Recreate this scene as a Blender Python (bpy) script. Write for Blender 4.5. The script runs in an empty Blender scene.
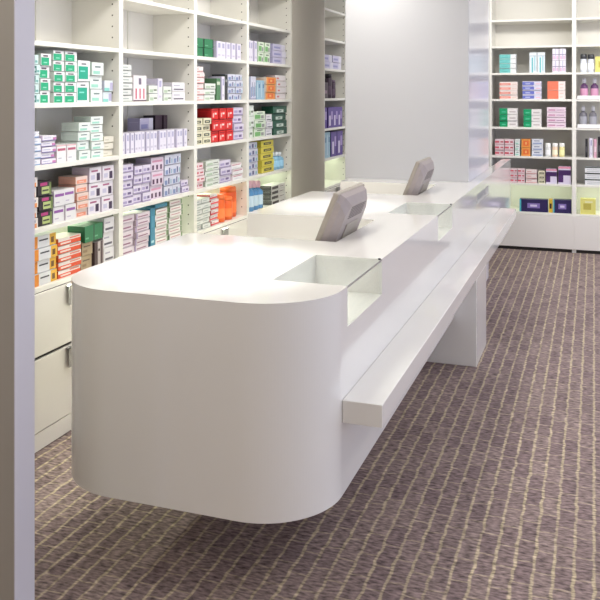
import bpy, bmesh, math, random
from mathutils import Vector, Matrix
random.seed(7)
S = 1.75                      # camera height in metres; the layout below is in multiples of it
C = bpy.context.scene.collection
SC = bpy.context.scene

# ------------------------------------------------------------------ camera
TH = math.atan(294 / 830.0)
cam_d = bpy.data.cameras.new('camera')
cam = bpy.data.objects.new('camera', cam_d)
C.objects.link(cam)
cam.location = (0, 0, S)
cam.rotation_euler = (math.pi / 2, 0, TH)
cam_d.sensor_width = 36
cam_d.lens = 830 / 600 * 36
cam_d.shift_y = -206 / 600
cam_d.clip_start = 0.05
SC.camera = cam
# ------------------------------------------------------------------ world, lights, exposure
w = bpy.data.worlds.new('world')
SC.world = w
w.use_nodes = True
w.node_tree.nodes['Background'].inputs[0].default_value = (0.75, 0.80, 1.0, 1)
w.node_tree.nodes['Background'].inputs[1].default_value = 1.68
SC.view_settings.view_transform = 'Standard'
SC.view_settings.look = 'None'
SC.view_settings.gamma = 1
SC.view_settings.exposure = 0.0
SC.view_settings.use_curve_mapping = False


def area(name, loc, size, power, col, rot=(0, 0, 0)):
    l = bpy.data.lights.new(name, 'AREA')
    l.shape = 'RECTANGLE'
    l.size, l.size_y = size
    l.energy = power
    l.color = col
    o = bpy.data.objects.new(name, l)
    o.location = loc
    o.rotation_euler = rot
    C.objects.link(o)
    return o


def spot(name, loc, power, deg, blend, col, target=None, r=0.05):
    l = bpy.data.lights.new(name, 'SPOT')
    l.energy = power
    l.spot_size = math.radians(deg)
    l.spot_blend = blend
    l.color = col
    l.shadow_soft_size = r
    o = bpy.data.objects.new(name, l)
    o.location = loc
    if target:
        o.rotation_euler = (Vector(target) - Vector(loc)).to_track_quat('-Z', 'Y').to_euler()
    C.objects.link(o)
    return o


area('aisle_ceiling_light', (-1.75, 4.4, 2.93), (0.5, 5.8), 80, (1.0, 0.97, 0.90))
area('shop_ceiling_light', (1.2, 5.6, 2.93), (1.2, 6.0), 70, (0.97, 0.96, 1.0))
area('entrance_ceiling_light', (-0.6, 0.2, 2.93), (2.0, 1.0), 27, (1.0, 0.92, 0.78))
area('back_shelf_fill', (0.6, 8.35, 2.93), (5.0, 0.3), 85, (1.0, 0.98, 0.93), (math.radians(38), 0, 0))  # added fill lamp, tilted to brighten the back shelves
spot('counter_downlight', (-1.46, 3.12, 2.9), 240, 36, 1.0, (1, 0.99, 0.97), (-1.46, 3.12, 0), 0.06)
spot('counter_downlight', (-1.58, 5.02, 2.9), 190, 31, 1.0, (1, 0.99, 0.97), (-1.58, 5.02, 0), 0.06)


# ------------------------------------------------------------------ materials
def srgb(c):
    return tuple(((v / 255) / 12.92 if v / 255 <= 0.04045 else ((v / 255 + 0.055) / 1.055) ** 2.4) for v in c) + (1,)


_m = {}


def mat(name, rgb, rough=0.5, spec=0.5, metal=0.0, coat=0.0, noise=0.03, scale=18.0, bump=0.0):
    k = (name, rgb, rough, metal)
    if k in _m:
        return _m[k]
    m = bpy.data.materials.new(name)
    m.use_nodes = True
    nt = m.node_tree
    b = nt.nodes['Principled BSDF']
    tc = nt.nodes.new('ShaderNodeTexCoord')
    nz = nt.nodes.new('ShaderNodeTexNoise')
    nz.inputs['Scale'].default_value = scale
    nz.inputs['Detail'].default_value = 3
    nt.links.new(tc.outputs['Object'], nz.inputs['Vector'])
    mx = nt.nodes.new('ShaderNodeMix')
    mx.data_type = 'RGBA'
    c = srgb(rgb)
    mx.inputs[6].default_value = tuple(v * (1 - noise) for v in c[:3]) + (1,)
    mx.inputs[7].default_value = tuple(min(1, v * (1 + noise)) for v in c[:3]) + (1,)
    nt.links.new(nz.outputs[0], mx.inputs[0])
    nt.links.new(mx.outputs[2], b.inputs['Base Color'])
    b.inputs['Roughness'].default_value = rough
    b.inputs['Metallic'].default_value = metal
    b.inputs['Specular IOR Level'].default_value = spec
    b.inputs['Coat Weight'].default_value = coat
    b.inputs['Coat Roughness'].default_value = 0.05
    if bump:
        bp = nt.nodes.new('ShaderNodeBump')
        bp.inputs['Strength'].default_value = bump
        bp.inputs['Distance'].default_value = 0.002
        nt.links.new(nz.outputs[0], bp.inputs['Height'])
        nt.links.new(bp.outputs[0], b.inputs['Normal'])
    _m[k] = m
    return m


def paper(rgb):
    rgb = tuple(int(v * 0.94) for v in rgb)
    return mat('printed_card', rgb, rough=0.42, noise=0.05, scale=60)


def carpet_material():
    m = bpy.data.materials.new('carpet')
    m.use_nodes = True
    nt = m.node_tree
    N = nt.nodes.new
    L = nt.links.new
    b = nt.nodes['Principled BSDF']
    b.inputs['Roughness'].default_value = 0.95
    b.inputs['Specular IOR Level'].default_value = 0.15
    tc = N('ShaderNodeTexCoord')
    # irregular woven edges: push the coordinates about with noise
    nd = N('ShaderNodeTexNoise'); nd.inputs['Scale'].default_value = 14; nd.inputs['Detail'].default_value = 3
    L(tc.outputs['Object'], nd.inputs['Vector'])
    sub = N('ShaderNodeVectorMath'); sub.operation = 'SUBTRACT'; sub.inputs[1].default_value = (0.5, 0.5, 0.5)
    L(nd.outputs['Color'], sub.inputs[0])
    sc = N('ShaderNodeVectorMath'); sc.operation = 'SCALE'; sc.inputs['Scale'].default_value = 0.024
    L(sub.outputs[0], sc.inputs[0])
    ad = N('ShaderNodeVectorMath'); ad.operation = 'ADD'
    L(tc.outputs['Object'], ad.inputs[0]); L(sc.outputs[0], ad.inputs[1])
    mp = N('ShaderNodeMapping'); mp.inputs['Rotation'].default_value = (0, 0, math.pi / 2)
    L(ad.outputs[0], mp.inputs['Vector'])

    def brick(width, mortar):
        br = N('ShaderNodeTexBrick')
        br.inputs['Scale'].default_value = 1.0
        br.inputs['Brick Width'].default_value = width
        br.inputs['Row Height'].default_value = 0.070
        br.inputs['Mortar Size'].default_value = mortar
        br.inputs['Mortar Smooth'].default_value = 0.8
        br.inputs['Color1'].default_value = srgb((122, 106, 106))
        br.inputs['Color2'].default_value = srgb((140, 124, 120))
        br.inputs['Mortar'].default_value = srgb((160, 145, 130))
        br.offset = 0.42
        L(mp.outputs[0], br.inputs['Vector'])
        return br
    br0 = brick(0.15, 0.007)
    br1 = brick(60.0, 0.0095)
    n4 = N('ShaderNodeTexNoise'); n4.inputs['Scale'].default_value = 5; n4.inputs['Detail'].default_value = 4
    L(tc.outputs['Object'], n4.inputs['Vector'])
    r4 = N('ShaderNodeMapRange'); r4.inputs[1].default_value = 0.35; r4.inputs[2].default_value = 0.6
    r4.inputs[3].default_value = 0.35; r4.inputs[4].default_value = 1.0
    L(n4.outputs[0], r4.inputs[0])
    mf = N('ShaderNodeMath'); mf.operation = 'MULTIPLY'
    L(br1.outputs['Fac'], mf.inputs[0]); L(r4.outputs[0], mf.inputs[1])
    br = N('ShaderNodeMix'); br.data_type = 'RGBA'
    L(mf.outputs[0], br.inputs[0]); L(br0.outputs['Color'], br.inputs[6])
    br.inputs[7].default_value = srgb((180, 166, 140))
    # fine pile: streaks running across the rows, and speckle
    mp2 = N('ShaderNodeMapping'); mp2.inputs['Scale'].default_value = (30, 80, 45)
    L(tc.outputs['Object'], mp2.inputs['Vector'])
    n2 = N('ShaderNodeTexNoise'); n2.inputs['Scale'].default_value = 1; n2.inputs['Detail'].default_value = 4
    L(mp2.outputs[0], n2.inputs['Vector'])
    rmp = N('ShaderNodeMapRange'); rmp.inputs[1].default_value = 0.3; rmp.inputs[2].default_value = 0.7
    rmp.inputs[3].default_value = 0.40; rmp.inputs[4].default_value = 1.68
    L(n2.outputs[0], rmp.inputs[0])
    mul = N('ShaderNodeVectorMath'); mul.operation = 'SCALE'
    L(br.outputs[2], mul.inputs[0]); L(rmp.outputs[0], mul.inputs['Scale'])
    # broad patches of wear
    n3 = N('ShaderNodeTexNoise'); n3.inputs['Scale'].default_value = 1.7; n3.inputs['Detail'].default_value = 2
    L(tc.outputs['Object'], n3.inputs['Vector'])
    r3 = N('ShaderNodeMapRange'); r3.inputs[3].default_value = 0.86; r3.inputs[4].default_value = 1.12
    L(n3.outputs[0], r3.inputs[0])
    mu2 = N('ShaderNodeVectorMath'); mu2.operation = 'SCALE'
    L(mul.outputs[0], mu2.inputs[0]); L(r3.outputs[0], mu2.inputs['Scale'])
    L(mu2.outputs[0], b.inputs['Base Color'])
    bp = N('ShaderNodeBump'); bp.inputs['Strength'].default_value = 0.5; bp.inputs['Distance'].default_value = 0.004
    L(n2.outputs[0], bp.inputs['Height']); L(bp.outputs[0], b.inputs['Normal'])
    return m


def glass_material():
    """thin clear sheet: light goes straight through, the surface mirrors a little at grazing angles"""
    m = bpy.data.materials.new('clear_glass')
    m.use_nodes = True
    nt = m.node_tree
    nt.nodes.remove(nt.nodes['Principled BSDF'])
    out = nt.nodes['Material Output']
    tr = nt.nodes.new('ShaderNodeBsdfTransparent')
    tr.inputs[0].default_value = (0.97, 0.985, 0.975, 1)
    gl = nt.nodes.new('ShaderNodeBsdfGlossy')
    gl.inputs['Roughness'].default_value = 0.02
    lw = nt.nodes.new('ShaderNodeLayerWeight')
    lw.inputs['Blend'].default_value = 0.5
    pw = nt.nodes.new('ShaderNodeMath')
    pw.operation = 'POWER'
    pw.inputs[1].default_value = 5
    nt.links.new(lw.outputs['Facing'], pw.inputs[0])
    fr = nt.nodes.new('ShaderNodeMath')
    fr.operation = 'MULTIPLY_ADD'
    fr.inputs[1].default_value = 0.25
    fr.inputs[2].default_value = 0.03
    nt.links.new(pw.outputs[0], fr.inputs[0])
    mx = nt.nodes.new('ShaderNodeMixShader')
    nt.links.new(fr.outputs[0], mx.inputs[0])
    nt.links.new(tr.outputs[0], mx.inputs[1])
    nt.links.new(gl.outputs[0], mx.inputs[2])
    nt.links.new(mx.outputs[0], out.inputs[0])
    return m


def emit_material(name, col, strength):
    m = bpy.data.materials.new(name)
    m.use_nodes = True
    b = m.node_tree.nodes['Principled BSDF']
    b.inputs['Emission Color'].default_value = col + (1,)
    b.inputs['Emission Strength'].default_value = strength
    return m


M_counter = mat('white_solid_surface', (238, 236, 231), rough=0.16, coat=0.55, noise=0.01, scale=3)
M_ledge = M_counter
M_lam = mat('white_laminate', (232, 230, 222), rough=0.35, noise=0.015, scale=5)
M_back = mat('pale_grey_back_board', (236, 233, 225), rough=0.6, noise=0.02, scale=4)
M_drawer = mat('white_drawer_front', (228, 224, 218), rough=0.4, noise=0.01, scale=5)
M_gap = mat('dark_recess', (60, 55, 52), rough=0.8)
M_alu = mat('brushed_aluminium', (160, 158, 156), rough=0.45, metal=0.4)
M_wall = mat('white_painted_wall', (226, 225, 224), rough=0.55, noise=0.01, scale=3)
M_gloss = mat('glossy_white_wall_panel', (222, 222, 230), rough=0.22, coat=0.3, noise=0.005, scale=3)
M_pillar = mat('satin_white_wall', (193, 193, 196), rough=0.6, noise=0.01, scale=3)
M_taupe = mat('taupe_painted_panel', (204, 197, 185), rough=0.55, noise=0.02, scale=3)
M_jamb = mat('lit_partition_edge', (214, 212, 220), rough=0.45, noise=0.01, scale=2)  # lilac tint stands for the cool light on the partition edge
M_glass = glass_material()
M_led = emit_material('green_white_led', (0.86, 1.0, 0.72), 9.0)
M_mon = mat('pinkish_grey_plastic', (156, 146, 144), rough=0.5, noise=0.08, scale=40)
M_mon2 = mat('grey_beige_plastic', (156, 148, 138), rough=0.5, noise=0.06, scale=40)
M_vent = mat('dark_vent', (92, 84, 86), rough=0.6)
M_screen = mat('dark_screen', (30, 34, 42), rough=0.1)


# ------------------------------------------------------------------ helpers
def box(bm, x0, x1, y0, y1, z0, z1, mi=0):
    v = [bm.verts.new(p) for p in ((x0, y0, z0), (x1, y0, z0), (x1, y1, z0), (x0, y1, z0),
                                   (x0, y0, z1), (x1, y0, z1), (x1, y1, z1), (x0, y1, z1))]
    for f in ((0, 3, 2, 1), (4, 5, 6, 7), (0, 1, 5, 4), (1, 2, 6, 5), (2, 3, 7, 6), (3, 0, 4, 7)):
        bm.faces.new([v[i] for i in f]).material_index = mi


def bevel_all(bm, r, seg=2):
    bmesh.ops.bevel(bm, geom=list(bm.edges), offset=r, segments=seg, profile=0.5, affect='EDGES')


def prism(bm, pts, z0, z1, mi=0, top=True, bottom=True):
    lo = [bm.verts.new((x, y, z0)) for x, y in pts]
    hi = [bm.verts.new((x, y, z1)) for x, y in pts]
    n = len(pts)
    if top:
        bm.faces.new(hi).material_index = mi
    if bottom:
        bm.faces.new(lo[::-1]).material_index = mi
    for i in range(n):
        j = (i + 1) % n
        bm.faces.new((lo[i], lo[j], hi[j], hi[i])).material_index = mi


def lathe(bm, prof, seg=20, mi=0):
    rings = []
    for r, z in prof:
        if r < 1e-6:
            rings.append([bm.verts.new((0, 0, z))])
        else:
            rings.append([bm.verts.new((r * math.cos(2 * math.pi * k / seg), r * math.sin(2 * math.pi * k / seg), z)) for k in range(seg)])
    for a, b in zip(rings, rings[1:]):
        for k in range(seg):
            l = (k + 1) % seg
            vs = [a[k % len(a)], a[l % len(a)], b[l % len(b)], b[k % len(b)]]
            u = []
            for q in vs:
                if q not in u:
                    u.append(q)
            if len(u) > 2:
                f = bm.faces.new(u)
                f.material_index = mi
                f.smooth = True


def obj(name, bm, mats, parent=None, loc=None, rot=None, label=None):
    bmesh.ops.recalc_face_normals(bm, faces=list(bm.faces))
    me = bpy.data.meshes.new(name)
    bm.to_mesh(me)
    bm.free()
    for m in (mats if isinstance(mats, (list, tuple)) else [mats]):
        me.materials.append(m)
    o = bpy.data.objects.new(name, me)
    C.objects.link(o)
    if parent:
        o.parent = parent
    if loc:
        o.location = loc
    if rot:
        o.rotation_euler = rot
    if label:
        o['label'] = label
    return o


def tag(o, label, cat, group=None):
    n = len(label.split())
    assert 4 <= n <= 16, (n, label)
    o['label'] = label
    o['category'] = cat
    if group:
        o['group'] = group
    return o


def thing(name, label, cat, loc=(0, 0, 0), rz=0, group=None):
    o = bpy.data.objects.new(name, None)
    o.empty_display_size = 0.1
    C.objects.link(o)
    o.location = loc
    o.rotation_euler = (0, 0, rz)
    return tag(o, label, cat, group)


def structure(name, bm, m):
    o = obj(name, bm, m)
    o['kind'] = 'structure'
    return o


def nb():
    return bmesh.new()


def sbox(name, x0, x1, y0, y1, z0, z1, m, parent=None, bev=0.0):
    bm = nb()
    box(bm, x0, x1, y0, y1, z0, z1)
    if bev:
        bevel_all(bm, bev)
    return obj(name, bm, m, parent)


def dup(root, loc, label, group, rz=None):
    r = root.copy()
    C.objects.link(r)
    r.location = loc
    if rz is not None:
        r.rotation_euler = (0, 0, rz)
    tag(r, label, r['category'], group)
    for ch in list(root.children):
        c = ch.copy()
        C.objects.link(c)
        c.parent = r
        for g in ch.children:
            d = g.copy()
            C.objects.link(d)
            d.parent = c
    return r


# ------------------------------------------------------------------ the room
CEIL = 2.96
XS = -1.472 * S           # front plane of the left shelving
DL = 0.33                 # shelving depth
YB = 5.5 * S              # front plane of the back shelving
DB = 0.42
XR = 4.0
Y0 = -1.2
bm = nb(); box(bm, XS - DL - 0.1, XR, Y0, YB + DB + 0.1, -0.1, 0)
structure('floor', bm, carpet_material())
bm = nb(); box(bm, XS - DL - 0.1, XR, Y0, YB + DB + 0.1, CEIL, CEIL + 0.1)
structure('ceiling', bm, M_wall)
bm = nb(); box(bm, XS - DL - 0.1, XS - DL - 0.002, Y0, YB + DB + 0.1, 0, CEIL)
structure('wall_left', bm, M_wall)
bm = nb(); box(bm, XS - DL - 0.002, XR, YB + DB + 0.002, YB + DB + 0.1, 0, CEIL)
structure('wall_back', bm, M_wall)
bm = nb(); box(bm, XS - DL - 0.1, XR, Y0 - 0.1, Y0, 0, CEIL)
structure('wall_entrance', bm, mat('taupe_entrance_wall', (190, 180, 162), rough=0.6))
# tall white pillar wall that the counter runs up to
PX0, PX1, PY0, PY1 = -1.13 * S, -0.540 * S, 3.84 * S, 4.60 * S
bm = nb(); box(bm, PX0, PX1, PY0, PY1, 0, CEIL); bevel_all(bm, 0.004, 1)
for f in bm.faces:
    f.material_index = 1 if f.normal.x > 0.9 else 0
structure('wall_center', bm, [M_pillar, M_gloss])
# flush taupe panel between the far left bay and the narrow bay
YE = 4.03 * S
YN0, YN1 = 4.575 * S, 5.06 * S
bm = nb(); box(bm, XS - DL, XS + 0.004, YE + 0.002, YN0 - 0.002, 0, CEIL)
structure('wall_pier', bm, M_taupe)
bm = nb(); box(bm, XS - DL, XS + 0.004, YN1 + 0.002, YB + DB, 0, CEIL)
structure('wall_corner', bm, M_wall)
# near partition end at the left edge of the view: entrance face coloured darker as shaded, edge trim coloured lilac as lit
JX = -0.952 * S
bm = nb(); box(bm, XS - DL, JX - 0.004, 1.2005 * S, 1.250 * S, 0, CEIL)
structure('wall_front', bm, mat('shaded_partition_face', (172, 166, 157), rough=0.55, noise=0.02, scale=3))
bm = nb(); box(bm, JX - 0.004, JX, 1.1985 * S, 1.2526 * S, 0, CEIL)
structure('trim_1', bm, M_jamb)

# ------------------------------------------------------------------ shelving
LV = [0.455, 0.622, 0.798, 0.974, 1.150, 1.326, 1.502]        # shelf tops, left wall
LB = [0.244, 0.4286, 0.601, 0.787, 0.967, 1.1365, 1.31, 1.48]  # shelf tops, back wall


def handle(parent, x, z, y):
    bm = nb()
    box(bm, x - 0.04, x + 0.04, y - 0.022, y - 0.018, z - 0.10, z)
    box(bm, x - 0.04, x + 0.04, y - 0.022, y, z - 0.006, z)
    bevel_all(bm, 0.0008, 1)
    return obj('handle', bm, M_alu, parent)


def shelving(label, cat, loc, rz, width, levels, depth, drawers, led=None, seam=True, group=None, lips=()):
    """local frame: width along x from 0, front plane y=0 facing -y, depth to +y"""
    t = thing('shelving_unit', label, cat, loc, rz, group)
    T = 0.022
    for x in (0, width - T):
        bm = nb(); box(bm, x, x + T, 0, depth, 0.0, CEIL - 0.004)
        # rows of shelf pin holes on the inner face
        xi = x + T if x == 0 else x
        s = 1 if x == 0 else -1
        for k in range(36):
            zz = levels[0] * S + 0.06 + k * 0.064
            if zz < CEIL - 0.05:
                box(bm, min(xi, xi + s * 0.0006), max(xi, xi + s * 0.0006), 0.04, 0.048, zz, zz + 0.008, 1)
        obj('side_panel', bm, [M_lam, M_gap], t)
    bm = nb(); box(bm, T, width - T, depth - 0.012, depth - 0.001, 0.0, CEIL - 0.004)
    obj('back_panel', bm, M_back, t)
    if seam:
        sbox('back_batten', width * 0.62, width * 0.62 + 0.03, depth - 0.02, depth - 0.012, levels[0] * S + 0.001, CEIL - 0.006, M_lam, t)
    for i, z in enumerate(levels):
        bm = nb(); box(bm, T, width - T, 0.0, depth - 0.012, z * S - 0.024, z * S)
        bevel_all(bm, 0.0015, 1)
        sh = obj('shelf', bm, M_lam, t)
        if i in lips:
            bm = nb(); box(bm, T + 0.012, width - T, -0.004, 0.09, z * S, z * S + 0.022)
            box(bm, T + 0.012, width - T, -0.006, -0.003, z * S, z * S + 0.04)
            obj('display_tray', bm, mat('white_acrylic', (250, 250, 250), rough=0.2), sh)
        if led is not None and i in led:
            sbox('light_strip', T + 0.03, width - T - 0.03, depth * 0.48, depth * 0.48 + 0.03, z * S - 0.032, z * S - 0.0245, M_led, sh)
    if drawers:
        zt = levels[0] * S - 0.026
        cuts = [(0.262 * S + 0.008, zt), (0.055 * S, 0.262 * S - 0.008)]
        for a, b_ in cuts:
            bm = nb(); box(bm, T + 0.001 - 0.02, width - T + 0.019, -0.018, 0.0, a, b_)
            bevel_all(bm, 0.002, 1)
            d = obj('drawer', bm, M_drawer, t)
            handle(d, width / 2 - 0.04, b_ - 0.004, -0.018)
        sbox('recess', T, width - T, 0.003, 0.01, 0.055 * S, zt, M_gap, t)
        sbox('plinth', T, width - T, -0.016, 0.02, 0.006, 0.055 * S - 0.004, M_drawer, t)
    else:
        zt = levels[0] * S - 0.026
        bm = nb(); box(bm, 0, width, -0.018, 0.0, 0.022 * S, zt); bevel_all(bm, 0.002, 1)
        obj('base_panel', bm, M_drawer, t)
        sbox('plinth', T, width - T, 0.02, 0.04, 0.0, 0.022 * S + 0.01, M_gap, t)
    return t


bay_names = ['near left bay', 'second left bay', 'third left bay', 'far left bay']
R90 = math.pi / 2
BE = [1.838, 2.386, 2.930, 3.452, 4.028]
BY = [v * S for v in BE]
lab = ['white shelving unit with two large drawers nearest the grey column at left',
       'white wall shelving unit holding the row of upright white cartons',
       'white wall shelving unit holding the bright red cartons and orange bottles',
       'white wall shelving unit next to the taupe panel holding yellow cartons']
for i in range(4):
    shelving(lab[i], 'shelves', (XS, BY[i], 0), R90, BY[i + 1] - BY[i], LV, DL, True, led=(1,), group='medicine shelving along the left wall')
shelving('narrow white shelving unit with purple cartons seen between taupe panel and white wall', 'shelves',
         (XS, YN0, 0), R90, YN1 - YN0, LV, DL, True, led=(1,), seam=False)
BXA, BXB, BXC = -0.640 * S, -0.118 * S, 0.404 * S
shelving('white back wall shelving unit with green, coral and pink cartons', 'shelves', (BXA, YB, 0), 0, BXB - BXA, LB, DB, False, led=(1,), seam=False)
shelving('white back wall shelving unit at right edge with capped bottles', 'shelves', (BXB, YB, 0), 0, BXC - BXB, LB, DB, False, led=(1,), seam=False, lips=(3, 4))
# shelving unit hidden at the left behind the white wall closes the corner
bm = nb(); box(bm, XS + 0.004, BXA - 0.003, YB - 0.0, YB + DB, 0, CEIL)
structure('wall_rear', bm, M_wall)

# ------------------------------------------------------------------ the counter
CX0, CX1 = -1.108 * S, -0.489 * S
CY0, CY1 = 1.475 * S, 5.30 * S
RAD = 0.165 * S
ZB, ZT = 0.172 * S, 0.596 * S
NX = -0.663 * S
notches = [(2.17 * S, 2.595 * S), (3.27 * S, 3.69 * S)]
DXI = -0.660 * S
disp = [(1.680 * S, 1.980 * S), (2.755 * S, 3.050 * S), (3.72 * S, 4.17 * S)]


def outline(with_notch, nd, push=0.0):
    """counter plan, counter-clockwise, with rounded near corners"""
    p = []
    seg = 40
    cx, cy = CX0 + RAD, CY0 + RAD
    for k in range(seg + 1):
        a = math.pi + k / seg * math.pi / 2
        p.append((cx + RAD * math.cos(a), cy + RAD * math.sin(a)))
    cx = CX1 - RAD
    for k in range(seg + 1):
        a = 1.5 * math.pi + k / seg * math.pi / 2
        p.append((cx + RAD * math.cos(a), cy + RAD * math.sin(a)))
    for a, b_ in nd:
        d = DXI if b_ < 3.5 * S else CX1 - 0.085
        p += [(CX1, a), (d, a), (d, b_), (CX1, b_)]
    p += [(CX1, CY1)]
    p += [(PX1 + 0.002, CY1), (PX1 + 0.002, PY0 - 0.002), (CX0, PY0 - 0.002)]
    if with_notch:
        for a, b_ in reversed(notches):
            p += [(CX0, b_), (NX, b_), (NX, a), (CX0, a)]
    return p


counter = thing('service_counter', 'long white floating pharmacy counter with rounded near end and low bag ledge', 'counter', (0, 0, 0))
bm = nb()
prism(bm, outline(False, []), ZB, 0.43 * S)
prism(bm, outline(True, []), 0.43 * S, 0.510 * S, bottom=False)
prism(bm, outline(True, disp), 0.510 * S, 0.552 * S, bottom=False)
prism(bm, outline(True, disp[:2]), 0.552 * S, ZT)
cb = obj('counter_body', bm, M_counter, counter)
# bag ledge and its pedestal
LX = -0.404 * S
sbox('bag_ledge', CX1 + 0.0005, LX, 1.640 * S, 4.70 * S, 0.3225 * S, 0.3695 * S, M_ledge, counter, 0.003)
sbox('pedestal', -0.86 * S, LX - 0.002, 3.08 * S, 3.37 * S, 0.0, 0.322 * S, M_ledge, counter, 0.003)
bm = nb(); box(bm, -1.0 * S, -0.86 * S - 0.002, 2.9 * S, 3.6 * S, 0.0, ZB)
obj('plinth', bm, M_ledge, counter)
a, b_ = disp[2]
sbox('niche_shade_panel', CX1 - 0.084, CX1 - 0.03, a + 0.002, b_ - 0.002, 0.5105 * S, 0.5515 * S, mat('niche_shade_grey', (150, 150, 152), rough=0.5), counter)  # added grey panel, its colour stands for the shade inside the niche
# display wells: glass lid and glass front
for a, b_ in disp[:2]:
    sbox('glass_lid', DXI + 0.002, CX1 - 0.001, a + 0.002, b_ - 0.002, ZT - 0.007, ZT - 0.001, M_glass, counter)
    sbox('glass_front', CX1 - 0.008, CX1 - 0.002, a + 0.002, b_ - 0.002, 0.511 * S, ZT - 0.0075, M_glass, counter)
    sbox('edge_trim', CX1 - 0.003, CX1 + 0.001, a + 0.002, b_ - 0.002, ZT - 0.0075, ZT - 0.001, M_alu, counter)
    bm = nb(); lathe(bm, [(0, 0), (0.006, 0), (0.006, 0.006), (0, 0.007)], 12)
    obj('fixing_stud', bm, mat('dark_metal', (70, 70, 74), rough=0.4, metal=0.7), counter, (CX1 - 0.008, b_ - 0.01, ZT - 0.001))


# ------------------------------------------------------------------ monitors
def monitor(label, y0, y1, group):
    W = y1 - y0
    base_z = 0.43 * S + 0.0005
    X0 = -0.720 * S
    t = thing('point_of_sale_monitor', label, 'monitor', (X0, (y0 + y1) / 2, base_z), 0, group)
    tilt = math.radians(22)
    Rm = Matrix.Rotation(tilt, 4, 'Y')
    off = Matrix.Translation((-0.045, 0, 0.215))
    H_ = 0.335

    def put(bm):
        bmesh.ops.transform(bm, matrix=off @ Rm, verts=list(bm.verts))
    # bezel
    bm = nb(); box(bm, 0.0, 0.030, -W / 2, W / 2, 0, H_); bevel_all(bm, 0.008, 3); put(bm)
    obj('bezel', bm, M_mon2, t)
    bm = nb(); box(bm, -0.001, 0.0005, -W / 2 + 0.03, W / 2 - 0.03, 0.035, H_ - 0.03); put(bm)
    obj('screen', bm, M_screen, t)
    # tapered rear shell with chamfered corners
    bm = nb()
    levels = [(0.028, 0.004), (0.055, 0.012), (0.088, 0.045)]
    rings = []
    for x, ins in levels:
        a, c = W / 2 - ins, 0.03 + ins * 0.5
        h0, h1 = ins * 0.8, H_ - ins
        pts = [(-a + c, h0), (a - c, h0), (a, h0 + c), (a, h1 - c), (a - c, h1), (-a + c, h1), (-a, h1 - c), (-a, h0 + c)]
        rings.append([bm.verts.new((x, y, z)) for y, z in pts])
    for p, q in zip(rings, rings[1:]):
        for k in range(8):
            l = (k + 1) % 8
            bm.faces.new((p[k], p[l], q[l], q[k]))
    bm.faces.new(rings[-1]); bm.faces.new(rings[0][::-1])
    put(bm)
    sh = obj('rear_shell', bm, M_mon, t)
    bm = nb()
    for k in range(7):
        box(bm, 0.0875, 0.0895, -W * 0.26, W * 0.26, 0.215 + k * 0.010, 0.219 + k * 0.010)
    put(bm)
    obj('vent_grille', bm, M_vent, sh)
    bm = nb(); box(bm, 0.0875, 0.093, -W * 0.22, W * 0.22, 0.075, 0.185); bevel_all(bm, 0.003, 1); put(bm)
    obj('cover_plate', bm, M_mon2, sh)
    # stand
    bm = nb(); box(bm, 0.0, 0.035, -0.06, 0.06, 0.012, 0.30); bevel_all(bm, 0.006, 2)
    obj('stand', bm, M_vent, t)
    bm = nb(); box(bm, -0.10, 0.075, -0.12, 0.12, 0.0, 0.014); bevel_all(bm, 0.004, 2)
    obj('stand_base', bm, M_vent, t)
    return t


monitor('tilted grey monitor in the nearer counter recess, seen from behind', 2.178 * S, 2.455 * S, 'staff monitors on the counter')
monitor('tilted grey monitor in the farther counter recess, right before the white wall', 3.30 * S, 3.56 * S, 'staff monitors on the counter')

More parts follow.
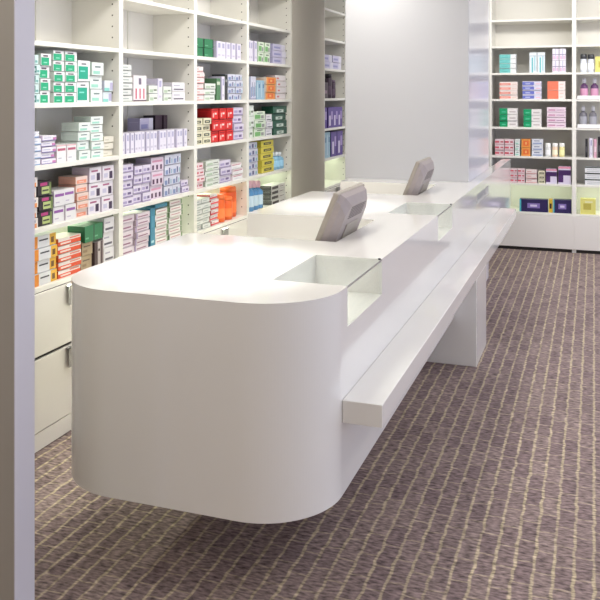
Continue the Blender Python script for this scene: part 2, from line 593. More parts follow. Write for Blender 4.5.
# ------------------------------------------------------------------ products
# printed front designs: base colour, end colour (mostly darkened for the shade between boxes), rectangles (x0,y0,x1,y1,colour) in 0..1 of the front
W_ = (240, 239, 240)
D_ = {
    'teal_spot': ((214, 236, 232), (200, 225, 222), [(0, .1, .55, .85, (50, 120, 115)), (.2, .3, .4, .6, (220, 240, 240)), (.6, .15, .9, .4, (120, 180, 175))]),
    'green_tab': (W_, (225, 235, 228), [(.02, .02, .8, .68, (24, 176, 126)), (.2, .74, .7, .88, (90, 80, 90)), (.25, .2, .6, .3, (150, 225, 195))]),
    'green_tall': (W_, (210, 235, 225), [(.05, .1, .85, .72, (20, 172, 140)), (.3, .8, .7, .87, (90, 90, 100)), (.2, .45, .6, .52, (140, 225, 210))]),
    'pale_green': ((236, 242, 238), (215, 230, 222), [(.1, .1, .7, .35, (160, 220, 200)), (.25, .6, .75, .72, (110, 130, 130))]),
    'mint_lav': ((226, 236, 238), (205, 205, 225), [(0, 0, .6, .3, (140, 215, 205)), (.65, .1, 1, .8, (190, 185, 215))]),
    'blue_line': ((238, 238, 244), (215, 215, 235), [(0, 0, 1, .16, (140, 175, 215)), (.1, .5, .6, .62, (170, 190, 215))]),
    'purple_line': ((240, 236, 244), (225, 205, 230), [(0, 0, 1, .15, (130, 120, 180)), (.75, .15, 1, .6, (200, 130, 180)), (.1, .5, .6, .6, (160, 160, 200))]),
    'pink_text': (W_, (235, 220, 225), [(.08, .66, .92, .8, (190, 90, 120)), (0, .92, 1, 1, (230, 190, 195)), (.15, .2, .5, .26, (190, 190, 205))]),
    'violet_text': (W_, (235, 225, 238), [(.08, .6, .92, .78, (150, 90, 170)), (.15, .2, .5, .28, (200, 190, 210))]),
    'cream': ((238, 234, 218), (222, 215, 195), [(0, 0, 1, .1, (200, 190, 160)), (.1, .4, .5, .55, (205, 200, 180))]),
    'amber_white': ((238, 230, 225), (240, 170, 110), [(0, 0, .8, .45, (240, 160, 95)), (.1, .55, .6, .8, (150, 150, 175))]),
    'black_lime': ((36, 26, 34), (30, 22, 32), [(.3, .12, .85, .62, (190, 205, 130)), (.35, .3, .8, .42, (60, 60, 50)), (.2, .7, .7, .92, (190, 60, 130)), (.86, 0, 1, .9, (120, 140, 80))]),
    'salmon': ((240, 215, 205), (235, 175, 155), [(.1, .1, .9, .55, (240, 150, 120)), (.25, .25, .7, .38, (250, 205, 190))]),
    'dark_mark': ((238, 232, 240), (225, 210, 228), [(.6, .1, .88, .6, (60, 40, 75)), (.15, .7, .7, .82, (170, 90, 130)), (.12, .2, .45, .5, (205, 200, 225))]),
    'orange_wrap': ((235, 236, 240), (240, 150, 40), [(0, 0, .26, 1, (245, 150, 40)), (.74, 0, 1, 1, (245, 190, 60)), (.32, .55, .68, .68, (60, 60, 70)), (.8, .2, .92, .7, (120, 80, 30))]),
    'orange_red': ((240, 230, 225), (235, 120, 60), [(0, 0, 1, .55, (238, 84, 40)), (.1, .15, .55, .4, (245, 225, 215)), (.5, .7, .95, .9, (225, 130, 110))]),
    'green_box': ((44, 128, 84), (35, 105, 70), [(.08, .2, .4, .3, (110, 180, 140)), (.9, 0, 1, 1, (30, 60, 45))]),
    'kraft': ((182, 160, 128), (160, 140, 110), [(.15, .6, .8, .7, (110, 90, 70)), (.1, .2, .5, .4, (150, 125, 95))]),
    'brown_white': ((200, 190, 188), (70, 50, 50), [(0, 0, .35, 1, (74, 50, 54)), (.65, 0, .9, 1, (84, 60, 64)), (.4, .6, .6, .7, (90, 70, 70))]),
    'grey_text': ((236, 234, 238), (215, 210, 222), [(.12, .15, .88, .3, (90, 85, 100)), (.12, .6, .6, .7, (175, 170, 190))]),
    'plain_grey': ((228, 230, 226), (200, 206, 200), [(0, 0, 1, .14, (160, 168, 162)), (.12, .45, .7, .62, (168, 178, 176))]),
    'red_marks': ((242, 236, 238), (230, 220, 225), [(.15, .1, .25, .5, (200, 70, 100)), (.45, .1, .55, .5, (200, 70, 100)), (.75, .1, .85, .5, (200, 80, 110)), (0, 0, 1, .06, (110, 90, 100)), (.4, .65, .6, .9, (120, 110, 130))]),
    'upright': ((232, 228, 240), (205, 198, 222), [(0, 0, .16, 1, (186, 178, 208)), (.35, .62, .8, .9, (176, 174, 206)), (.3, .15, .8, .25, (205, 198, 218))]),
    'lavender': ((206, 200, 228), (180, 175, 210), [(.1, .3, .6, .6, (150, 150, 200)), (.7, 0, 1, 1, (228, 226, 240))]),
    'lav_lines': ((226, 218, 236), (190, 178, 210), [(0, 0, 1, .16, (168, 155, 192)), (.08, .3, .45, .62, (176, 164, 206)), (.55, .3, .85, .62, (112, 96, 142))]),
    'three_marks': ((228, 212, 228), (215, 205, 228), [(.08, .1, .24, .45, (80, 40, 80)), (.4, .1, .56, .45, (80, 40, 80)), (.72, .1, .88, .45, (80, 40, 80)), (.1, .65, .9, .8, (215, 150, 180))]),
    'blue_marks': ((216, 218, 232), (190, 195, 215), [(.1, .1, .42, .55, (128, 146, 190)), (.52, .15, .68, .75, (84, 82, 128)), (.8, .15, .92, .6, (130, 176, 190)), (0, 0, 1, .07, (170, 170, 195))]),
    'mauve_text': ((228, 216, 226), (210, 190, 205), [(.15, .3, .85, .5, (150, 100, 130)), (0, 0, 1, .1, (200, 180, 200)), (0, 0, .1, 1, (170, 150, 190))]),
    'steel_blue': ((60, 138, 168), (50, 115, 145), [(.2, .1, .8, .16, (180, 215, 225)), (.3, .5, .7, .8, (80, 155, 185))]),
    'rose_green': ((238, 232, 230), (140, 165, 130), [(.1, .45, .8, .62, (190, 130, 140)), (.88, 0, 1, 1, (125, 150, 110)), (0, 0, 1, .1, (205, 200, 190))]),
    'peach_lines': ((242, 226, 224), (225, 195, 195), [(0, 0, 1, .16, (214, 150, 150)), (.1, .4, .5, .65, (228, 180, 178))]),
    'sage': ((228, 234, 226), (195, 205, 190), [(.1, .1, .5, .5, (180, 200, 175)), (.55, .3, .9, .5, (110, 120, 105))]),
    'book_green': ((90, 135, 95), (80, 120, 85), [(.1, .7, .9, .85, (210, 220, 200))]),
    'book_dark': ((62, 66, 66), (50, 55, 55), [(.1, .7, .9, .8, (160, 165, 160))]),
    'cream_dark': ((236, 230, 200), (205, 200, 170), [(.15, .2, .85, .65, (50, 60, 50)), (.3, .35, .7, .5, (210, 205, 170))]),
    'red': ((226, 42, 40), (190, 30, 34), [(.2, .2, .36, .6, (245, 200, 195)), (.45, .45, .75, .62, (248, 225, 220)), (.1, .8, .9, .88, (170, 20, 30)), (0, 0, 1, .05, (150, 20, 28))]),
    'dark_red': ((150, 20, 32), (110, 16, 26), [(.1, .5, .9, .6, (190, 70, 75))]),
    'red_lines': ((240, 232, 234), (220, 90, 95), [(0, .1, 1, .45, (222, 60, 70)), (.1, .6, .5, .75, (220, 150, 155))]),
    'leaf': ((226, 238, 218), (190, 215, 180), [(.1, .1, .6, .6, (120, 180, 110)), (.3, .72, .8, .84, (90, 110, 90)), (.65, .1, .9, .5, (150, 150, 150))]),
    'deep_green': ((40, 96, 76), (30, 80, 60), [(.25, .1, .75, .55, (215, 228, 220)), (.4, .25, .6, .4, (60, 120, 100))]),
    'yellow_oval': ((236, 222, 92), (205, 190, 70), [(.2, .3, .8, .7, (50, 50, 40)), (.3, .42, .7, .56, (200, 190, 110)), (0, 0, 1, .06, (180, 165, 60))]),
    'orange_panel': ((243, 160, 80), (240, 225, 210), [(.2, .2, .8, .8, (240, 110, 50)), (.4, .35, .6, .65, (250, 190, 120))]),
    'white_red_dot': ((244, 238, 238), (225, 215, 218), [(.12, .3, .35, .6, (225, 130, 130)), (0, 0, 1, .1, (220, 200, 200))]),
    'dark_white': ((230, 228, 224), (90, 90, 88), [(.05, .15, .5, .75, (62, 56, 56)), (.6, .35, .9, .5, (130, 120, 118))]),
    'purple': ((92, 66, 150), (60, 40, 110), [(.2, .1, .5, .6, (225, 215, 240)), (.6, .4, .9, .8, (180, 160, 215))]),
    'sky': ((160, 196, 216), (120, 160, 190), [(.2, .1, .4, .9, (205, 225, 235)), (.6, .6, .9, .8, (90, 130, 170))]),
    'dark_plum': ((62, 40, 58), (44, 30, 44), [(.2, .3, .8, .5, (150, 120, 140))]),
    'teal_white': ((240, 243, 243), (228, 234, 234), [(0, .02, .66, .98, (120, 205, 200)), (.1, .3, .5, .4, (70, 170, 165)), (.1, .7, .5, .75, (70, 170, 165))]),
    'teal_stripe': ((232, 240, 244), (215, 228, 235), [(.3, .0, .5, .75, (110, 195, 205)), (.65, .1, .8, .8, (165, 215, 225)), (.1, .8, .9, .85, (190, 205, 215))]),
    'pink_grid': ((238, 234, 244), (220, 212, 232), [(0, .48, 1, .53, (120, 100, 150)), (.48, .1, .53, 1, (120, 130, 180)), (.1, .1, .4, .4, (225, 190, 215)), (.6, .1, .9, .4, (225, 190, 215))]),
    'coral_rows': ((250, 236, 230), (240, 225, 220), [(0, .15, .62, .7, (240, 150, 135)), (.1, .35, .5, .5, (250, 200, 190)), (.68, .25, .95, .55, (240, 215, 205))]),
    'blue_rows': ((226, 224, 242), (210, 208, 232), [(0, .1, .62, .85, (110, 120, 200)), (.15, .3, .4, .6, (190, 195, 235)), (.7, .3, .95, .5, (240, 190, 200))]),
    'coral_plain': ((250, 236, 230), (245, 228, 220), [(0, .02, .62, 1, (245, 130, 100)), (.7, .2, .9, .3, (235, 200, 190)), (.7, .6, .9, .7, (235, 200, 190))]),
    'emerald': ((244, 240, 238), (225, 225, 222), [(0, .0, .45, 1, (10, 160, 105)), (.12, .3, .34, .5, (90, 205, 160)), (.55, .3, .9, .55, (205, 195, 195))]),
    'pink_scroll': ((240, 220, 232), (225, 200, 215), [(.08, .25, .45, .6, (205, 150, 180)), (.5, .35, .92, .5, (170, 120, 160)), (0, 0, 1, .08, (205, 175, 195))]),
    'red_dots': ((240, 218, 222), (225, 200, 205), [(.0, .3, .45, .65, (214, 92, 108)), (.6, .35, .9, .6, (190, 60, 80)), (0, 0, 1, .08, (225, 160, 170))]),
    'blue_white': ((232, 236, 244), (210, 215, 228), [(.1, .1, .9, .35, (150, 165, 200)), (.2, .6, .7, .75, (120, 130, 160))]),
    'purple_fold': ((226, 218, 238), (200, 185, 215), [(0, .5, 1, .8, (66, 34, 92)), (0, .1, .4, .5, (82, 46, 110)), (0, .88, 1, 1, (230, 150, 175))]),
    'navy_label': ((42, 30, 88), (60, 170, 190), [(.28, .3, .72, .7, (140, 120, 190)), (.38, .42, .62, .58, (225, 215, 240)), (0, 0, .06, 1, (70, 180, 200))]),
    'yellow_black': ((228, 190, 60), (190, 150, 40), [(.2, .3, .8, .7, (50, 40, 30))]),
    'yellow_pale': ((232, 226, 130), (215, 205, 110), [(.2, .3, .7, .7, (196, 184, 84)), (.3, .75, .8, .85, (240, 238, 190))]),
    'grey_case': ((206, 206, 216), (190, 190, 205), [(.1, .1, .4, .9, (184, 182, 200)), (.5, .3, .9, .5, (170, 168, 190))]),
    'white_darktop': ((232, 234, 236), (205, 210, 210), [(0, .82, 1, 1, (40, 62, 52)), (.1, .5, .9, .56, (150, 160, 165)), (.1, .2, .9, .26, (150, 160, 165))]),
    'black_slim': ((40, 38, 42), (34, 32, 36), [(.2, .3, .8, .6, (90, 90, 95))]),
    'pink_slim': ((226, 176, 196), (205, 150, 175), [(.2, .3, .8, .6, (240, 215, 225))]),
}
_cart = {}


def carton_mesh(style, w_, h_, d_):
    k = (style, round(w_, 3), round(h_, 3), round(d_, 3))
    if k in _cart:
        return _cart[k]
    base, side, rects = D_[style]
    cols = [base, side] + [r[4] for r in rects]
    xs = sorted({0.0, 1.0} | {r[0] for r in rects} | {r[2] for r in rects})
    zs = sorted({0.0, 1.0} | {float(r[1]) for r in rects} | {float(r[3]) for r in rects})
    bm = nb()
    vv = {}

    def V(x, z):
        if (x, z) not in vv:
            vv[(x, z)] = bm.verts.new(((x - .5) * w_, 0, z * h_))
        return vv[(x, z)]
    for a, b_ in zip(xs, xs[1:]):
        for c, d in zip(zs, zs[1:]):
            mi = 0
            for q, r in enumerate(rects):
                if r[0] - 1e-6 <= a and b_ <= r[2] + 1e-6 and r[1] - 1e-6 <= c and d <= r[3] + 1e-6:
                    mi = q + 2
            bm.faces.new((V(a, c), V(b_, c), V(b_, d), V(a, d))).material_index = mi
    # body behind the printed front; the end flaps are a separate panel with a tuck line
    e = 0.0012
    B = [bm.verts.new(p) for p in ((-w_ / 2, 0, 0), (w_ / 2, 0, 0), (w_ / 2, d_, 0), (-w_ / 2, d_, 0),
                                   (-w_ / 2, 0, h_), (w_ / 2, 0, h_), (w_ / 2, d_, h_), (-w_ / 2, d_, h_))]
    for f, mi in (((0, 3, 2, 1), 0), ((4, 5, 6, 7), 0), ((1, 2, 6, 5), 1), ((2, 3, 7, 6), 0), ((3, 0, 4, 7), 1)):
        bm.faces.new([B[i] for i in f]).material_index = mi
    for s in (-1, 1):
        x = s * (w_ / 2 + 0.0004)
        f = bm.faces.new([bm.verts.new((x, y, z)) for y, z in ((d_ * .12, h_ * .72), (d_ * .88, h_ * .72), (d_ * .88, h_ * .76), (d_ * .12, h_ * .76))])
        f.material_index = 0
    bm.normal_update()
    me = bpy.data.meshes.new('carton')
    bm.to_mesh(me)
    bm.free()
    for c in cols:
        me.materials.append(paper(c))
    _cart[k] = me
    return me


U = lambda px: (px - 300) / 830.0
CT, ST = math.cos(TH), math.sin(TH)


def along_left(px):      # distance Y (in units of S) where the shelf front is seen at column px
    u = U(px)
    d = -1.472 / (u * CT - ST)
    return (u * ST + CT) * d, d


def along_back(px):
    u = U(px)
    d = 5.5 / (u * ST + CT)
    return (u * CT - ST) * d, d


def bounds(bay):
    m = 0.0235 / S
    return {'near left bay': (BE[0] + m, BE[1] - m), 'second left bay': (BE[1] + m, BE[2] - m), 'third left bay': (BE[2] + m, BE[3] - m),
            'far left bay': (BE[3] + m, BE[4] - m), 'narrow bay by white wall': (4.575 + m, 5.06 - m),
            'back wall bay': (BXA / S + m, BXB / S - m), 'right edge bay': (BXB / S + m, BXC / S - m)}[bay]


CART = []
ORD = ['', 'first', 'second', 'third', 'fourth', 'fifth', 'sixth', 'seventh', 'eighth', 'ninth', 'tenth',
       'eleventh', 'twelfth', 'thirteenth', 'fourteenth', 'fifteenth', 'sixteenth']
LNAME = ['lowest shelf', 'second shelf', 'third shelf', 'fourth shelf', 'fifth shelf', 'sixth shelf']
count = 0


def row_words(r, n):
    if n == 1:
        return ''
    if r == n - 1:
        return 'topmost'
    if r == 0:
        return 'bottom'
    return ORD[r + 1] + ' up'


def place(side, bay, lv, px0, px1, ptop, rows, cols, style, look, depth=0.11, back=0.02, name='medicine_carton', cat='carton', raise_=None, yaw=0):
    """rows x cols cartons on shelf lv; px0..px1 is the span seen at the shelf front, ptop the top edge"""
    global count
    fn = along_left if side == 'L' else along_back
    lvls = LV if side == 'L' else LB
    a, d0 = fn(px0)
    b_, d1 = fn(px1)
    d = fn((px0 + px1) / 2)[1]
    lo, hi = bounds(bay)
    a, b_ = max(a, lo), min(b_, hi)
    z0 = lvls[lv] * S
    zt = min((1 - (ptop - 94) * d / 830) * S, lvls[lv + 1] * S - 0.036)
    if raise_ is not None:
        z0 = (1 - (raise_ - 94) * d / 830) * S
    hh = (zt - z0) / rows
    ww = (b_ - a) * S / cols
    me = carton_mesh(style, ww - 0.006, hh - 0.0035, depth)
    me.name = name
    grp = f'{look}s, {LNAME[lv]}, {bay}' if rows * cols > 1 else None
    for c in range(cols):
        for r in range(rows):
            o = bpy.data.objects.new(name, me)
            C.objects.link(o)
            j = random.uniform(-0.004, 0.004)
            p = a * S + ww * (c + .5)
            bk = back + random.uniform(0, 0.014)
            if side == 'L':
                o.location = (XS - bk, p, z0 + 0.0004 + r * hh)
                o.rotation_euler = (0, 0, R90 + random.uniform(-.015, .015) + yaw)
            else:
                o.location = (p, YB + bk, z0 + 0.0004 + r * hh)
                o.rotation_euler = (0, 0, random.uniform(-.01, .01) + yaw)
            bits = [look]
            rw = row_words(r, rows)
            if cols > 1:
                cw = ('left' if c == 0 else 'right') if cols == 2 else (ORD[c + 1] + ' from left')
                if rows > 1:
                    cw = (cw.replace(' from left', '') + ' column')
                bits.append(cw)
            if rw:
                bits.append(rw)
            bits.append(f'{LNAME[lv]}, {bay}')
            tag(o, ', '.join(bits), cat, grp)
            CART.append((ww * hh * (abs(ST + 0.34) if side == 'L' else 1) / d ** 2, o))
            count += 1


def bottle(side, bay, lv, px, wpx, ptop, look, body_col, cap_col, shape='bottle', back=0.05, label_col=None, raise_lip=0.0):
    fn = along_left if side == 'L' else along_back
    lvls = LV if side == 'L' else LB
    a, d = fn(px)
    a1, _ = fn(px + wpx / 2)
    a2, _ = fn(px - wpx / 2)
    r = abs(a1 - a2) * S / 2
    lo, hi = bounds(bay)
    a = min(max(a, lo + r * 1.03 / S), hi - r * 1.03 / S)
    z0 = lvls[lv] * S + raise_lip
    h = (1 - (ptop - 94) * d / 830) * S - z0
    loc = (XS - back - r, a * S, z0 + 0.0005) if side == 'L' else (a * S, YB + back + r, z0 + 0.0005)
    t = thing('jar' if shape == 'jar' else 'bottle', f'{look}, {LNAME[lv]}, {bay}', 'jar' if shape == 'jar' else 'bottle', loc, R90 if side == 'L' else 0)
    mb = mat('bottle_plastic', body_col, rough=0.3, noise=0.03)
    mc = mat('cap_plastic', cap_col, rough=0.35, noise=0.03)
    ml = mat('bottle_label', label_col or tuple(min(255, v + 30) for v in body_col), rough=0.5)
    bm = nb()
    if shape == 'jar':
        lathe(bm, [(0, 0), (r * .9, 0), (r, h * .05), (r, h * .68), (r * .85, h * .74), (0, h * .74)])
        obj('body', bm, mb, t)
        bm = nb(); lathe(bm, [(0, h * .74), (r * .96, h * .74), (r * .98, h * .76), (r * .98, h * .97), (r * .9, h), (0, h)])
        obj('lid', bm, mc, t)
    elif shape == 'tube':
        lathe(bm, [(0, 0), (r * .92, 0), (r, h * .03), (r, h * .80), (r * .93, h * .84), (0, h * .84)])
        obj('body', bm, mb, t)
        bm = nb(); lathe(bm, [(0, h * .84), (r * .97, h * .84), (r * .97, h * .97), (r * .88, h), (0, h)])
        obj('cap', bm, mc, t)
    else:
        lathe(bm, [(0, 0), (r * .9, 0), (r, h * .03), (r, h * .58), (r * .85, h * .66), (r * .42, h * .72), (r * .40, h * .76), (0, h * .76)])
        obj('body', bm, mb, t)
        bm = nb(); lathe(bm, [(0, h * .76), (r * .5, h * .76), (r * .5, h * .9), (r * .4, h), (0, h)])
        obj('cap', bm, mc, t)
    bm = nb(); lathe(bm, [(r * 1.005, h * .15), (r * 1.012, h * .16), (r * 1.012, h * .5), (r * 1.005, h * .51)])
    obj('label_band', bm, ml, t)
    return t


N1, N2, N3, N4, N5 = 'near left bay', 'second left bay', 'third left bay', 'far left bay', 'narrow bay by white wall'
B1, B2 = 'back wall bay', 'right edge bay'
P = lambda *a, **k: place('L', *a, **k)
Q = lambda *a, **k: place('B', *a, **k)

# added fill lamps below the lowest shelf edge, brightening the floor under the counter
for i in range(4):
    l = area('aisle_floor_fill', (XS + 0.026, (BY[i] + BY[i + 1]) / 2, LV[0] * S - 0.02), (BY[i + 1] - BY[i] - 0.06, 0.012), 4.2, (0.95, 1.0, 0.80), (0, math.radians(-52), 0))
    l.data.size, l.data.size_y = 0.012, BY[i + 1] - BY[i] - 0.06
    l.data.spread = math.radians(110)

# ---- near left bay
P(N1, 3, 35.5, 44, 54, 5, 1, 'teal_spot', 'dark teal spotted carton')
P(N1, 3, 44.5, 55, 53, 4, 1, 'green_tab', 'narrow green tabbed carton')
P(N1, 3, 56.5, 67.5, 41, 5, 1, 'green_tab', 'green tabbed white carton', back=0.015)
P(N1, 3, 68.5, 80.5, 41, 5, 1, 'green_tab', 'broad green tabbed carton', back=0.015)
P(N1, 3, 81.5, 94, 60, 2, 1, 'green_tall', 'tall green medicine carton')
P(N1, 3, 95, 107, 62, 3, 1, 'pale_green', 'pale green carton')
P(N1, 3, 108, 117, 80, 2, 1, 'mint_lav', 'mint and lavender carton')
P(N1, 2, 35.5, 45, 131, 5, 1, 'blue_line', 'blue lined white carton')
P(N1, 2, 45.5, 60, 135, 5, 1, 'purple_line', 'purple lined white carton')
P(N1, 2, 61, 81, 144, 1, 2, 'pink_text', 'pink lettered white carton')
P(N1, 2, 82, 94, 122, 4, 1, 'pale_green', 'pale green carton')
P(N1, 2, 94.5, 107, 116, 5, 1, 'pale_green', 'taller stacked mint carton')
P(N1, 2, 107.5, 117.5, 136, 3, 1, 'cream', 'flat cream carton')
P(N1, 1, 35.5, 42, 177, 5, 1, 'amber_white', 'small amber carton')
P(N1, 1, 42.5, 57, 181, 3, 1, 'black_lime', 'black lime and magenta carton')
P(N1, 1, 58, 80, 189, 2, 2, 'violet_text', 'violet lettered white carton')
P(N1, 1, 80.5, 92.5, 176, 5, 1, 'salmon', 'salmon pink carton')
P(N1, 1, 93, 117.5, 166, 3, 2, 'dark_mark', 'white dark-marked carton')
P(N1, 0, 35.5, 61, 235, 4, 1, 'orange_wrap', 'white carton with orange ends')
P(N1, 0, 62, 85, 236, 5, 1, 'orange_red', 'orange-red and white carton')
P(N1, 0, 86, 97, 241, 2, 1, 'kraft', 'kraft brown carton')
P(N1, 0, 97.5, 107, 241, 1, 1, 'brown_white', 'dark brown and white carton')
P(N1, 0, 86.5, 106.5, 224, 1, 2, 'green_box', 'deep green flat carton', raise_=240.6, back=0.012)
P(N1, 0, 107.5, 118, 217, 3, 1, 'grey_text', 'black lettered white carton')
# ---- second left bay
P(N2, 3, 124, 136.5, 64, 6, 1, 'plain_grey', 'plain grey-lined carton')
P(N2, 3, 138, 151.5, 75, 1, 1, 'red_marks', 'white carton with red marks', depth=0.15)
P(N2, 3, 152, 161, 85, 2, 1, 'sage', 'sage green carton')
P(N2, 3, 161.5, 167, 78, 1, 1, 'upright', 'slim upright white carton')
P(N2, 3, 167.5, 176, 86, 2, 1, 'sage', 'second sage green carton')
P(N2, 3, 176.5, 189.5, 82, 2, 1, 'grey_text', 'black lettered white carton')
P(N2, 2, 124.5, 157, 132, 1, 8, 'upright', 'upright white carton')
P(N2, 2, 157.5, 191, 129.5, 1, 8, 'upright', 'taller upright white carton')
P(N2, 2, 162, 175, 118, 2, 1, 'lavender', 'lavender carton behind the uprights', back=0.16, depth=0.09)
P(N2, 2, 177, 189, 115, 1, 3, 'dark_plum', 'dark plum carton behind the uprights', back=0.16, depth=0.09)
P(N2, 1, 125, 137, 164, 5, 1, 'lav_lines', 'lavender lined carton')
P(N2, 1, 137.5, 154, 165, 4, 2, 'lav_lines', 'narrow lavender carton')
P(N2, 1, 154.5, 167, 157, 3, 1, 'three_marks', 'white carton with three plum marks')
P(N2, 1, 167.5, 184, 154, 4, 2, 'blue_marks', 'blue marked white carton')
P(N2, 1, 184.5, 192, 180, 2, 1, 'lav_lines', 'short lavender end carton')
for k, x in enumerate((186.2, 190.2)):
    b_ = bottle('L', N2, 1, x, 3.4, 163, ('left', 'right')[k] + ' small dark bottle behind lavender cartons', (44, 46, 44), (30, 30, 30), 'tube', back=0.15)
P(N2, 0, 124, 137.5, 215, 5, 1, 'mauve_text', 'mauve lettered carton')
P(N2, 0, 139, 153, 212, 6, 1, 'mauve_text', 'broader mauve lettered carton')
P(N2, 0, 153.5, 158.5, 208, 1, 1, 'steel_blue', 'steel blue upright carton', depth=0.15)
P(N2, 0, 159, 172, 208, 6, 1, 'rose_green', 'rose and green carton')
P(N2, 0, 159.5, 171.5, 199, 1, 1, 'steel_blue', 'steel blue flat carton', raise_=207.6)
P(N2, 0, 173, 186, 197, 7, 1, 'rose_green', 'taller stacked rose carton')
# ---- third left bay
P(N3, 4, 198, 217, 38, 2, 2, 'green_box', 'deep green carton')
P(N3, 4, 219, 244, 42, 1, 5, 'upright', 'upright white carton')
P(N3, 3, 198, 207.5, 66, 6, 1, 'peach_lines', 'peach lined carton')
P(N3, 3, 208, 219, 83, 3, 1, 'sage', 'sage green carton')
P(N3, 3, 219.5, 223.5, 78, 1, 1, 'book_green', 'slim green upright carton')
P(N3, 3, 224, 227.5, 76, 1, 1, 'upright', 'slim white upright carton')
P(N3, 3, 228, 230.5, 74, 1, 1, 'book_dark', 'slim dark upright carton')
P(N3, 3, 231, 245.5, 74, 4, 2, 'blue_marks', 'blue marked white carton')
P(N3, 2, 197.5, 214, 118, 4, 2, 'cream_dark', 'cream and black carton')
P(N3, 2, 203, 216, 107, 1, 2, 'dark_red', 'dark red carton behind cream stacks', back=0.15, depth=0.12)
P(N3, 2, 215, 236, 108, 3, 3, 'red', 'bright red carton', depth=0.13)
P(N3, 2, 236.5, 246, 107, 4, 1, 'lav_lines', 'lavender lined carton')
P(N3, 1, 197.5, 207.5, 163, 4, 1, 'red_dots', 'red spotted white carton')
P(N3, 1, 208.5, 222.5, 160, 5, 1, 'sage', 'sage green carton')
P(N3, 1, 223.5, 234.5, 160, 3, 1, 'lav_lines', 'lavender lined carton')
P(N3, 1, 235, 245.5, 163, 3, 1, 'pink_text', 'pink lettered white carton')
P(N3, 0, 197.5, 213.5, 199, 6, 2, 'plain_grey', 'plain grey-lined carton')
P(N3, 0, 214, 221.5, 194, 6, 1, 'red_lines', 'red striped carton')
bottle('L', N3, 0, 226.5, 7, 195, 'slim orange capped bottle beside the red striped cartons', (236, 104, 40), (240, 120, 60), 'tube', back=0.02)
bottle('L', N3, 0, 234.2, 6.4, 197, 'shorter slim orange bottle, middle of three', (236, 104, 40), (240, 120, 60), 'tube', back=0.02)
bottle('L', N3, 0, 241.6, 6.8, 187, 'tallest orange bottle of the three', (232, 96, 36), (240, 120, 60), 'tube', back=0.05)
# ---- far left bay
P(N4, 4, 250, 260, 40, 1, 3, 'upright', 'upright white carton')
P(N4, 4, 261.5, 273, 42, 2, 2, 'leaf', 'leaf green carton')
P(N4, 4, 275, 288, 44, 3, 1, 'lavender', 'lavender carton')
P(N4, 3, 250, 259, 76, 1, 3, 'blue_marks', 'blue marked upright carton')
P(N4, 3, 259.5, 268, 80, 1, 2, 'sky', 'sky blue upright carton')
P(N4, 3, 269, 278.5, 77, 3, 1, 'orange_panel', 'orange panelled carton')
P(N4, 3, 279, 289, 75, 4, 1, 'white_red_dot', 'white carton with red dot')
P(N4, 2, 250, 256.5, 105, 3, 1, 'sage', 'sage green carton')
P(N4, 2, 257.5, 268.5, 111, 3, 1, 'leaf', 'leaf green and white carton')
P(N4, 2, 269, 275, 114, 3, 1, 'grey_text', 'black lettered white carton')
P(N4, 2, 275.5, 289, 106, 4, 1, 'deep_green', 'dark green and white carton')
P(N4, 1, 249.5, 261, 140, 5, 1, 'blue_marks', 'blue marked white carton')
P(N4, 1, 264, 276.5, 139, 5, 1, 'yellow_oval', 'yellow carton with black oval')
for k, x in enumerate((279.5, 283, 286.5)):
    bottle('L', N4, 1, x, 3.2, 152, ORD[k + 1] + ' light blue bottle right of yellow cartons', (140, 190, 220), (235, 240, 245), 'bottle', back=0.03)
for k, x in enumerate((252.5, 257, 261.5, 266)):
    bottle('L', N4, 0, x, 4.0, 181, ORD[k + 1] + ' blue bottle with pink cap from left', (86, 140, 190), (230, 180, 200), 'bottle', back=0.03, label_col=(200, 220, 235))
P(N4, 0, 274, 288, 184, 4, 1, 'dark_white', 'dark and white carton')
# ---- narrow bay
P(N5, 4, 325.5, 344, 55, 2, 2, 'lavender', 'lavender carton')
P(N5, 3, 325.5, 331, 82, 1, 1, 'dark_plum', 'dark plum carton')
bottle('L', N5, 3, 334.5, 3.2, 74, 'taller dark bottle beside plum carton', (52, 32, 50), (30, 22, 30), 'tube', back=0.03)
bottle('L', N5, 3, 338, 2.6, 80, 'shorter dark bottle beside plum carton', (62, 40, 60), (90, 70, 90), 'tube', back=0.03)
P(N5, 2, 325, 345, 107, 1, 4, 'purple', 'purple and white upright carton')
P(N5, 1, 325.5, 333, 132, 1, 2, 'sky', 'sky blue upright carton')
P(N5, 1, 333.5, 345, 131, 1, 2, 'purple', 'purple and white upright carton')

# ---- back wall, left bay
Q(B1, 5, 499, 516, 54, 4, 1, 'teal_white', 'teal and white carton')
Q(B1, 5, 529, 545, 52, 1, 2, 'teal_stripe', 'teal striped white carton')
Q(B1, 5, 552, 566, 48, 2, 2, 'pink_grid', 'white carton with plum grid')
Q(B1, 4, 499, 517.5, 81.5, 4, 1, 'coral_rows', 'coral banded carton')
Q(B1, 4, 522, 541.5, 81, 4, 1, 'blue_rows', 'violet blue carton')
Q(B1, 4, 547, 565.5, 81, 2, 1, 'coral_plain', 'plain coral and white carton')
Q(B1, 3, 499, 517.5, 108, 3, 1, 'emerald', 'left-hand emerald carton')
Q(B1, 3, 523, 541.5, 109, 3, 1, 'emerald', 'right-hand emerald carton')
Q(B1, 3, 546.5, 566, 107, 4, 1, 'pink_scroll', 'pink scroll carton')
Q(B1, 2, 494.5, 514, 139, 3, 2, 'red_dots', 'red spotted carton')
Q(B1, 2, 514.5, 520, 139, 3, 1, 'pale_green', 'pale green carton')
Q(B1, 2, 521, 530.5, 139, 2, 1, 'orange_panel', 'orange panelled carton')
Q(B1, 2, 531.5, 543, 139, 3, 1, 'blue_white', 'blue and white carton')
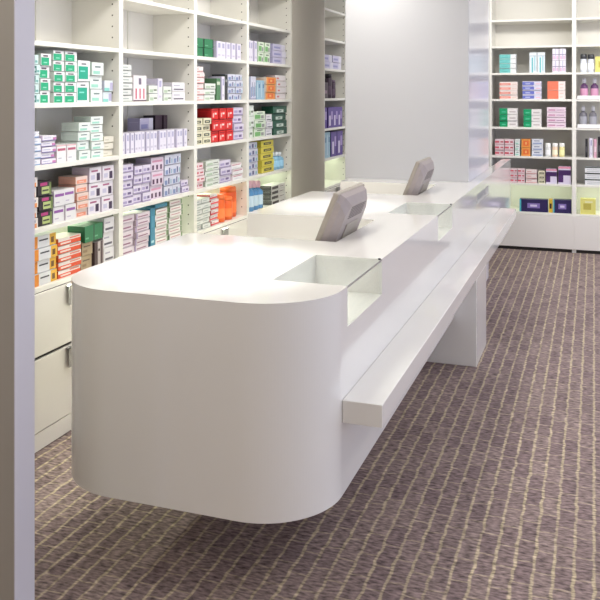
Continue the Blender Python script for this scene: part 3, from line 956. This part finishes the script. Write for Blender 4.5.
for x, nm, c in ((547.8, 'grey-white', (226, 228, 226)), (554.8, 'peach', (246, 216, 186)), (561.8, 'pale yellow', (236, 228, 160))):
    bottle('B', B1, 2, x, 5.4, 143.5, nm + ' jar with white lid', c, (250, 250, 246), 'jar', back=0.03)
Q(B1, 1, 495, 509, 168, 3, 1, 'grey_case', 'grey lavender carton')
Q(B1, 1, 510, 525, 168.5, 3, 2, 'red_dots', 'red spotted carton')
Q(B1, 1, 525.5, 537, 169.5, 3, 1, 'peach_lines', 'peach lined carton')
Q(B1, 1, 538, 545, 171, 3, 1, 'cream_dark', 'cream and black carton')
Q(B1, 1, 545.5, 557, 169, 1, 1, 'purple_fold', 'shorter purple folded carton')
Q(B1, 1, 558, 571, 166.5, 1, 1, 'purple_fold', 'taller purple folded carton')
Q(B1, 0, 519, 548, 199.5, 1, 1, 'navy_label', 'navy carton with teal end')
Q(B1, 0, 548.5, 552.5, 199.5, 1, 1, 'yellow_black', 'slim yellow and black carton')
Q(B1, 0, 553, 571.5, 200, 1, 1, 'navy_label', 'navy carton with pale centre label')
# ---- back wall, right bay
for k, x in enumerate((583.5, 591)):
    bottle('B', B2, 5, x, 6.6, 54, ('left', 'right')[k] + ' grey jar with dark lid', (214, 218, 226), (50, 52, 56), 'jar', back=0.03)
Q(B2, 5, 595, 612, 56, 1, 1, 'yellow_pale', 'pale yellow carton')
for k, x in enumerate((584, 594.5)):
    bottle('B', B2, 4, x, 8, 78, ('left', 'right')[k] + ' plum bottle with silver cap', (92, 58, 100), (226, 226, 232), 'bottle', back=0.10, label_col=(205, 150, 180))
for k, x in enumerate((583, 593)):
    bottle('B', B2, 3, x, 8, 106, ('left', 'right')[k] + ' grey bottle with silver cap', (112, 110, 118), (226, 226, 232), 'bottle', back=0.10, label_col=(160, 160, 168))
Q(B2, 2, 585, 588, 139, 1, 1, 'black_slim', 'left slim black carton')
Q(B2, 2, 589, 593, 138, 1, 1, 'upright', 'slim white upright carton')
Q(B2, 2, 593.5, 597, 139, 1, 1, 'pink_slim', 'slim pink carton')
Q(B2, 2, 597.5, 602, 137, 1, 1, 'black_slim', 'right slim black carton')
Q(B2, 1, 584.5, 606, 167, 3, 1, 'white_darktop', 'white carton with dark top band')
Q(B2, 0, 580, 596, 199, 1, 1, 'yellow_pale', 'pale yellow carton')

# the cartons beyond the 300 that show largest become one object
CART.sort(key=lambda t: -t[0])
rest = [o for _, o in CART[300:]]
bm = nb()
slots = []
for o in rest:
    o_m = Matrix.Translation(o.location) @ o.rotation_euler.to_matrix().to_4x4()
    n0 = len(bm.verts)
    f0 = len(bm.faces)
    bm.from_mesh(o.data)
    bm.verts.ensure_lookup_table(); bm.faces.ensure_lookup_table()
    bmesh.ops.transform(bm, matrix=o_m, verts=bm.verts[n0:])
    remap = []
    for m in o.data.materials:
        if m not in slots:
            slots.append(m)
        remap.append(slots.index(m))
    bm.faces.ensure_lookup_table()
    for f in bm.faces[f0:]:
        f.material_index = remap[f.material_index]
if rest:
    me = bpy.data.meshes.new('small_cartons')
    bm.to_mesh(me)
    for m in slots:
        me.materials.append(m)
    so = bpy.data.objects.new('small_cartons', me)
    C.objects.link(so)
    tag(so, 'smallest thin mixed cartons scattered through the stacks on the shelves', 'cartons')
    so['kind'] = 'stuff'
    for o in rest:
        bpy.data.objects.remove(o)
bm.free()
print('cartons', count, 'merged', len(rest))

_l = [o['label'] for o in SC.objects if 'label' in o and not o.parent]
print('labels', len(_l), 'distinct', len(set(_l)), [x for x in set(_l) if _l.count(x) > 1][:8])
